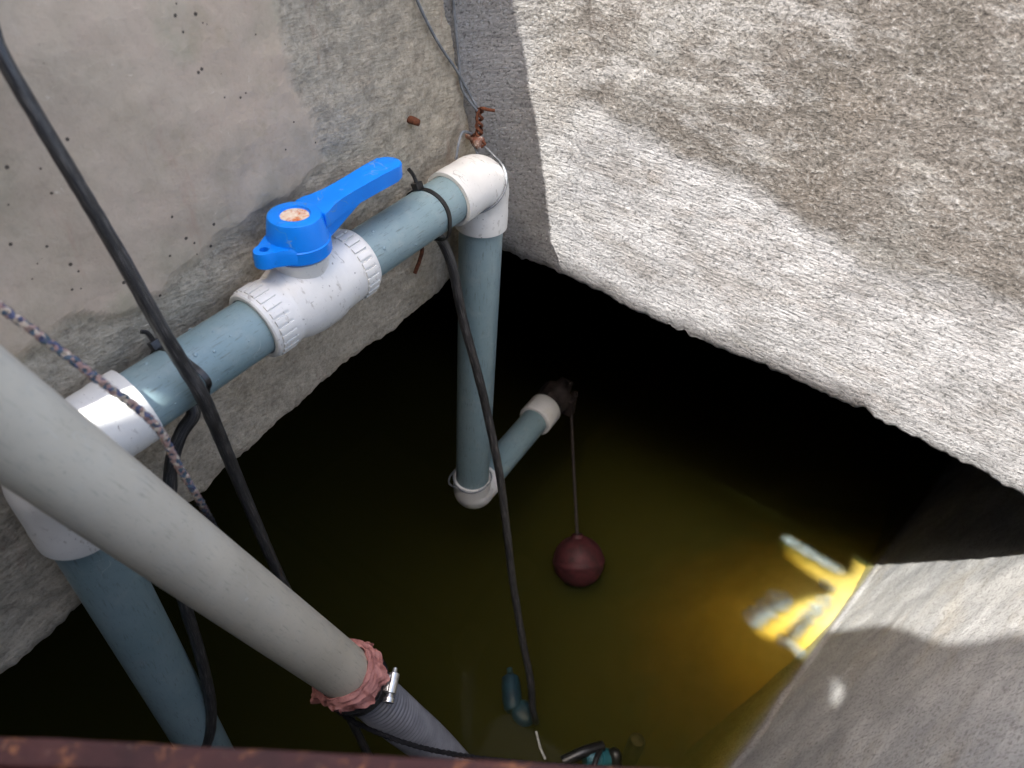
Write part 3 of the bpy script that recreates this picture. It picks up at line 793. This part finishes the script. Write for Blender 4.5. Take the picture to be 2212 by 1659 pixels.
def zip_tie(s, extra, label, head_ang, tail):
    c = hp(s); mb = MB(); n = 72; T_, S_ = zup, side
    def rad(a): return R + .0012 + extra(a)
    for w in (0,):
        rings = []
        for k in range(n):
            a = 2 * PI * k / n; d = T_ * math.cos(a) + S_ * math.sin(a); tilt = HD * (.006 * math.sin(a + .4))
            r0 = rad(a)
            rings.append([mb.bm.verts.new(c + tilt + d * (r0 + dr) + HD * dh) for dr, dh in ((-.0012, -.0026), (.0008, -.0026), (.0008, .0026), (-.0012, .0026))])
        for k in range(n):
            for j in range(4): mb.bm.faces.new((rings[k][j], rings[k][(j + 1) % 4], rings[(k + 1) % n][(j + 1) % 4], rings[(k + 1) % n][j]))
    a = head_ang; d = T_ * math.cos(a) + S_ * math.sin(a); tg = -T_ * math.sin(a) + S_ * math.cos(a); tilt = HD * (.006 * math.sin(a + .4))
    hc = c + tilt + d * (rad(a) + .004)
    mb.box(hc, tg * .0052, HD * .0050, d * .0042, .0009)
    mb.tube(cr([hc, hc + d * .012 + tg * .000, hc + d * tail - HD * .004]), .0022, 6)
    o = mb.build('cable_tie', TIE, sharp=35); return tag(o, label, 'cable tie', 'cable ties on the long pipe')
# bulge of the tie where it holds a cable
def bulge(a0, h, w):
    def f(a):
        d = (a - a0 + PI) % (2 * PI) - PI
        return h * math.exp(-(d / w) ** 2)
    return f
sa = s_at(918, 455); sb = s_at(390, 815)
zip_tie(sa, bulge(2.3, .006, .4), 'black cable tie round the pipe close to the corner elbow', -.35, .022)
zip_tie(sb, bulge(1.2, .0125, .35), 'black cable tie holding the thick cable to the left end of the pipe', -.55, .016)

# ------------------------------------------------------------------ nails and wires at the corner
def onwall(u, v): return on_x(u, v, WALL_X)
def oncorner(u, v, d=0):                               # first hit of the sight line on the two walls, d in front
    r = ray(u, v); lo, hi = .3, 2.5
    for _ in range(60):
        md = (lo + hi) / 2; p = r * md
        if p.x < WALL_X + .002 or p.y > right_y(p.x, p.z): hi = md
        else: lo = md
    return r * lo - r.normalized() * d
NB = oncorner(1010, 292, -.004); NH = oncorner(1036, 308, .034)
nd = (NH - NB).normalized()
mb = MB(); mb.lathe(NB - nd * .02, nd, [(0, .0042), ((NH - NB).length + .012, .0042), ((NH - NB).length + .014, .0076), ((NH - NB).length + .021, .0082), ((NH - NB).length + .024, .006), ((NH - NB).length + .0241, .0001)], 20)
m_nail = Mat('rusty nail', .8); cc_ = m_nail.co(); m_nail.base(m_nail.ramp(m_nail.noise(cc_, 140, 5, .7), [(.4, srgb(110, 60, 40)), (.55, srgb(150, 120, 104)), (.66, srgb(200, 198, 192))])); m_nail.bump(m_nail.noise(cc_, 400, 4), .5, .001)
tag(mb.build('nail', m_nail.m, sharp=40), 'stout rusty nail with a pale head just above the corner elbow', 'nail')
nm = NB.lerp(NH, .75)
tw = oncorner(1038, 240, .012)
# twisted rusty tie wire
mb = MB(); top = oncorner(1036, 236, .014); bot = nm + Vector((.004, 0, .004))
for s in (0, 1):
    pth = []
    for i in range(60):
        t = i / 59; c = top.lerp(bot, t); a = t * 4 * PI + s * PI
        pth.append(c + Vector((math.cos(a) * .0036, math.sin(a) * .0036, 0)) * (1 if t < .85 else (1 - t) / .15))
    mb.tube(pth, .0019, 8, wob=.0004)
mb.tube(cr([top, oncorner(1042, 234, .02), oncorner(1055, 237, .02), oncorner(1069, 239, .022)]), .0021, 8)
mb.tube(cr([top, oncorner(1031, 250, .022), oncorner(1031, 272, .024), oncorner(1038, 282, .024), oncorner(1042, 280, .022)]), .0020, 8)
mb.tube(cr([bot, nm + nd * .004 + Vector((.010, 0, 0)), nm + Vector((0, 0, -.009)), nm + Vector((-.009, 0, 0)), nm + Vector((0, 0, .009)), bot]), .0020, 8)
tag(mb.build('tie_wire', RUST), 'short rusty twisted wire knotted onto the nail above the elbow', 'wire')
# two galvanised strands running up the corner
mb = MB()
mb.tube(cr([on_x(850, -330, WALL_X + .004), on_x(865, -160, WALL_X + .006), on_x(890, -40, WALL_X + .006), on_x(905, 10, WALL_X + .006), on_x(945, 90, WALL_X + .006), on_x(985, 150, WALL_X + .008), oncorner(1010, 195, .008), oncorner(1030, 232, .014)]), .0017, 8)
mb.tube(cr([oncorner(970, -300, .006), oncorner(976, -150, .006), oncorner(978, -40, .005), oncorner(981, 30, .005), oncorner(990, 120, .006), oncorner(995, 180, .008), oncorner(1008, 210, .010), oncorner(1032, 240, .016)]), .0017, 8)
tag(mb.build('galvanised_wire', GALV), 'pair of grey galvanised wires running up the corner from the rusty knot', 'wire')
# loop that carries the elbow
mb = WIRE_LOOP
sl = RC - HD * .012
w = []
for k in range(41):
    a = -.25 * PI + 1.5 * PI * k / 40
    d = side * math.sin(a) + (zup * math.cos(a))
    ax = HD * (.03 * math.cos(a) - .004)
    w.append(RC + ax + d * .0385)
lo = MB().tube(cr([nm, nm.lerp(w[20], .0) + Vector((.004, 0, -.01))] , 4), .0014, 6)
ring = []
cdir = (HD + DOWN).normalized()                       # bisecting plane of the elbow
wn = (HD - DOWN).normalized()
for k in range(45):
    a = 2 * PI * k / 44
    ring.append(RC + side * math.sin(a) * .0385 + wn * (math.cos(a) * .0385 - .0108) + cdir * .003 * math.cos(a))
lo.tube(ring, .0015, 8)
lo.tube(cr([nm + Vector((.006, 0, 0)), nm.lerp(ring[4], .5) + Vector((.006, 0, .0)), ring[4], ring[8]]), .0015, 8)
lo.tube(cr([nm + Vector((-.006, 0, 0)), nm.lerp(ring[40], .5) + Vector((-.004, 0, 0)), ring[40], ring[37]]), .0015, 8)
lo.tube(cr([NB + nd * .01 + Vector((0, 0, .005)), on_x(1000, 285, WALL_X + .012), on_x(990, 312, WALL_X + .014), on_x(985, 345, WALL_X + .016)]), .0018, 8)
tag(lo.build('galvanised_wire', GALV), 'loop of grey wire slung from the nail round the white corner elbow', 'wire')
tag(WIRE_LOOP.build('galvanised_wire', GALV), 'bent wire ring round the lowest white elbow at the foot of the hanging pipe', 'wire')
# rusty stub in the shaded wall and rusty spike under the pipe
p = onwall(884, 258)
mb = MB(); mb.tube([p + Vector((-.01, 0, 0)), p + Vector((.006, .002, -.001)), p + Vector((.012, .004, -.002))], [.0052, .0048, .004], 10, wob=.0012)
tag(mb.build('iron_stub', RUST), 'short rusty iron stub poking out of the shaded wall above the handle', 'rebar')
p0 = on_x(912, 535, WALL_X + .012); p1 = on_x(896, 590, WALL_X + .010)
mb = MB(); mb.tube(cr([p0 + Vector((-.01, .004, .03)), p0, p0.lerp(p1, .5) + Vector((.002, 0, 0)), p1]), [.0026] * 25, 8, wob=.0006)
tag(mb.build('iron_spike', RUST), 'thin rusty spike hanging under the pipe left of the corner', 'rebar')

# ------------------------------------------------------------------ rusty frame bar in the foreground
E0 = on_h(-260, 1574, -.335); E1 = on_h(1500, 1662, -.335); ed = (E1 - E0).normalized(); E0 = E0 - ed * .32; E1 = E1 + ed * .36; en = Vector((ed.y, -ed.x, 0))
if en.y > 0: en = -en
mb = MB(); L = (E1 - E0).length; n = 220; prof = [(0, -.03), (0, -.0015), (.0012, 0), (.0115, .0003), (.0125, -.001), (.013, -.0032), (.016, -.0036), (.05, -.0036), (.05, -.03)]
rings = []
for i in range(n + 1):
    c = E0.lerp(E1, i / n)
    rings.append([mb.bm.verts.new(c + en * a + Vector((0, 0, b)) + Vector(noise.noise_vector((c + en * a * 3) * 60)) * .0006) for a, b in prof])
for i in range(n):
    for k in range(len(prof)): mb.bm.faces.new((rings[i][k], rings[i][(k + 1) % len(prof)], rings[i + 1][(k + 1) % len(prof)], rings[i + 1][k]))
mb.bm.faces.new(rings[0]); mb.bm.faces.new(rings[-1][::-1])
tag(mb.build('steel_bar', BAR, sharp=40), 'dark red painted steel frame bar with rust along the bottom left edge', 'steel bar')

# ------------------------------------------------------------------ things in the water
c = on_h(1105, 1497, WATER - .045); c2 = on_h(1103, 1472, WATER - .045); c3 = on_h(1107, 1520, WATER - .045)
ax = (c2 - c3).normalized()
mb = MB(); mb.lathe(c, ax, [(-.036, .0001), (-.036, .012), (-.03, .017), (-.012, .019), (.015, .019), (.03, .017), (.036, .010), (.036, .0001)], 28)
mb.tube([c + ax * .034, c + ax * .05], .006, 10)
tag(mb.build('float_switch', DBLUE, sharp=40), 'dark blue oblong float lying under the water left of the hanging cable', 'float switch')
c = on_h(1131, 1540, WATER - .045)
tag(MB().sphere(c, .024, sc=(1.1, 1, .6), dis=.003, fr=30).build('float_bulb', DBLUE), 'round dark blue float touching the end of the hanging cable', 'float')
tag(MB().tube(cr([on_h(1158, 1580, WATER + .003), on_h(1163, 1600, WATER + .004), on_h(1168, 1618, WATER + .003), on_h(1178, 1640, WATER + .004)]), .0022, 8).build('string', STRING), 'pale bit of string floating below the hanging cable', 'string')
c = on_h(1290, 1648, WATER - .05)
pump = empty('submersible_pump', c, 'small teal pump with black fittings half sunk at the bottom edge', 'pump')
TEAL = mat_simple('teal pump housing', (18, 70, 84), (34, 96, 110), .5, 40)
p0 = on_h(1262, 1640, WATER - .02); p1 = on_h(1316, 1640, WATER - .03); pd = (p1 - p0)
mb = MB(); mb.lathe(p0, pd, [(0, .0001), (0, .014), (.006, .020), (pd.length * .45, .022), (pd.length * .5, .017), (pd.length * .58, .017), (pd.length * .62, .021), (pd.length, .018), (pd.length, .0001)], 28); mb.build('pump_body', TEAL, pump, sharp=40)
mb = MB()
q0 = on_h(1215, 1646, WATER - .015); q1 = on_h(1302, 1612, WATER - .012); mb.tube(cr([q0, q0.lerp(q1, .5) + Vector((0, 0, .008)), q1]), .010, 14)
q2 = on_h(1330, 1632, WATER - .015); mb.tube(cr([p1, q2, q2 + Vector((.03, -.04, -.04))]), .011, 14)
mb.tube(cr([q1, on_h(1290, 1634, WATER), on_h(1282, 1660, WATER)]), .005, 10)
mb.build('pump_fitting', TIE, pump)
t0 = on_h(1378, 1596, WATER - .06)
mb = MB(); mb.lathe(t0 + Vector((0, 0, -.6)), (0, 0, 1), [(0, .0165), (.588, .0165), (.597, .013), (.6, .007), (.6, .0001)], 32)
tag(mb.build('pipe_stub', BRASS, sharp=40), 'round-topped dark pipe stub standing in the murky water at bottom centre', 'pipe')

# ------------------------------------------------------------------ added unseen sheet behind the lens, cut to shape sun and shadow
def sun_mask():
    yc = -.42
    def shadow_pt(p):                                  # where the sun ray through p crosses the sheet
        t = (yc - p.y) / SUN.y; return p + SUN * t
    def tankpt(u, v):
        r = ray(u, v); lo, hi = .2, 4
        for _ in range(50):
            md = (lo + hi) / 2; p = r * md
            if p.x - tank_x(p.y, p.z) > 0: hi = md
            else: lo = md
        return r * lo
    edge = [shadow_pt(tankpt(u, v)) for u, v in ((1760, 1400), (1785, 1365), (1850, 1358), (1890, 1350), (1930, 1352), (1965, 1362), (1995, 1378), (2040, 1390), (2100, 1388), (2140, 1380), (2180, 1366), (2230, 1372), (2300, 1400))]
    tri = [shadow_pt(tankpt(u, v)) for u, v in ((1808, 1462), (1826, 1490), (1806, 1522), (1796, 1520), (1800, 1470))]
    wat = [shadow_pt(on_h(u, v, WATER)) for u, v in ((1842, 1236), (1800, 1214), (1740, 1178), (1700, 1150), (1684, 1160), (1712, 1196), (1766, 1240), (1806, 1262), (1784, 1282), (1745, 1282), (1700, 1300), (1640, 1330), (1618, 1352), (1662, 1370), (1714, 1342), (1764, 1310), (1738, 1350), (1698, 1386), (1736, 1424))]
    curb = []
    for k in range(40):
        x = -.60 + .80 * k / 39
        p = Vector((x, right_y(x, interp(RPL, x)), interp(RPL, x) + .016 + .03 * max(0, (x - .0) / .2) ** 2)); curb.append(shadow_pt(p))
    xe = wat[0].x - .01
    curb = [c for c in curb if c.x < xe]
    return edge, tri, wat, curb, shadow_pt
edge, tri, wat, curb, shadow_pt = sun_mask()
yc = -.42
top = [(c.x, c.z) for c in curb] + [(c.x, c.z) for c in wat] + [(c.x, c.z) for c in edge]
out = [(-1.5, -.06), (-1.5, top[0][1])] + top + [(top[-1][0] + .08, top[-1][1]), (top[-1][0] + .10, 1.2), (top[-1][0] + 1.3, 1.2), (top[-1][0] + 1.3, -.06)]
spot = [(-.684, .27), (-.643, .26), (-.643, .45), (-.652, .50), (-.684, .46)]
bm = bmesh.new()
loops = [out, [(e.x, e.z) for e in tri], spot]; es = []
for lp in loops:
    v_ = [bm.verts.new((x, yc, z)) for x, z in lp]
    es += [bm.edges.new((v_[i], v_[(i + 1) % len(v_)])) for i in range(len(v_))]
bmesh.ops.triangle_fill(bm, edges=es, use_beauty=True)
me = bpy.data.meshes.new('sun_blocker'); bm.to_mesh(me); bm.free()
o = link('sun_blocker', me, BAR, smooth=False); sm = o.modifiers.new('thick', 'SOLIDIFY'); sm.thickness = .003
tag(o, 'unseen sheet added behind the lens, cut to shape the sunlight on the tank wall', 'sun blocker')

# ------------------------------------------------------------------ light, sky, lens
w = bpy.data.worlds.new('World'); S.world = w; w.use_nodes = True; t = w.node_tree
sky = t.nodes.new('ShaderNodeTexSky'); sky.sky_type = 'NISHITA'; sky.sun_disc = False; sky.dust_density = 6; sky.ozone_density = 0; sky.air_density = .9
to_sun = -SUN
sky.sun_elevation = math.asin(to_sun.z); sky.sun_rotation = math.atan2(to_sun.x, to_sun.y)
bg = t.nodes['Background']; t.links.new(sky.outputs[0], bg.inputs[0]); bg.inputs[1].default_value = .15
ld = bpy.data.lights.new('sun', 'SUN'); ld.energy = 3.2; ld.angle = math.radians(.53); ld.color = (1, .97, .93)
lo_ = bpy.data.objects.new('sun', ld); COL.objects.link(lo_); lo_.rotation_euler = SUN.to_track_quat('-Z', 'Y').to_euler(); lo_.location = (0, 0, 3)

cam = bpy.data.cameras.new('camera'); co = bpy.data.objects.new('camera', cam); COL.objects.link(co)
rgt = Vector((BV.x, AV.x, -DN.x)); dwn = Vector((BV.y, AV.y, -DN.y)); fwd = Vector((BV.z, AV.z, -DN.z))
co.matrix_world = Matrix(((rgt.x, -dwn.x, -fwd.x, 0), (rgt.y, -dwn.y, -fwd.y, 0), (rgt.z, -dwn.z, -fwd.z, 0), (0, 0, 0, 1)))
cam.sensor_width = 36; cam.lens = F / 2212 * 36; cam.clip_start = .02; cam.clip_end = 200
cam.dof.use_dof = True; cam.dof.focus_distance = .86; cam.dof.aperture_fstop = 5.6
S.camera = co
S.view_settings.view_transform = 'Standard'; S.view_settings.look = 'None'; S.view_settings.exposure = 2.42; S.view_settings.gamma = 1
S.render.engine = 'CYCLES'
S.cycles.max_bounces = 10; S.cycles.diffuse_bounces = 5; S.cycles.volume_bounces = 6; S.cycles.transparent_max_bounces = 12
S.cycles.use_denoising = True; S.cycles.caustics_reflective = False; S.cycles.caustics_refractive = False
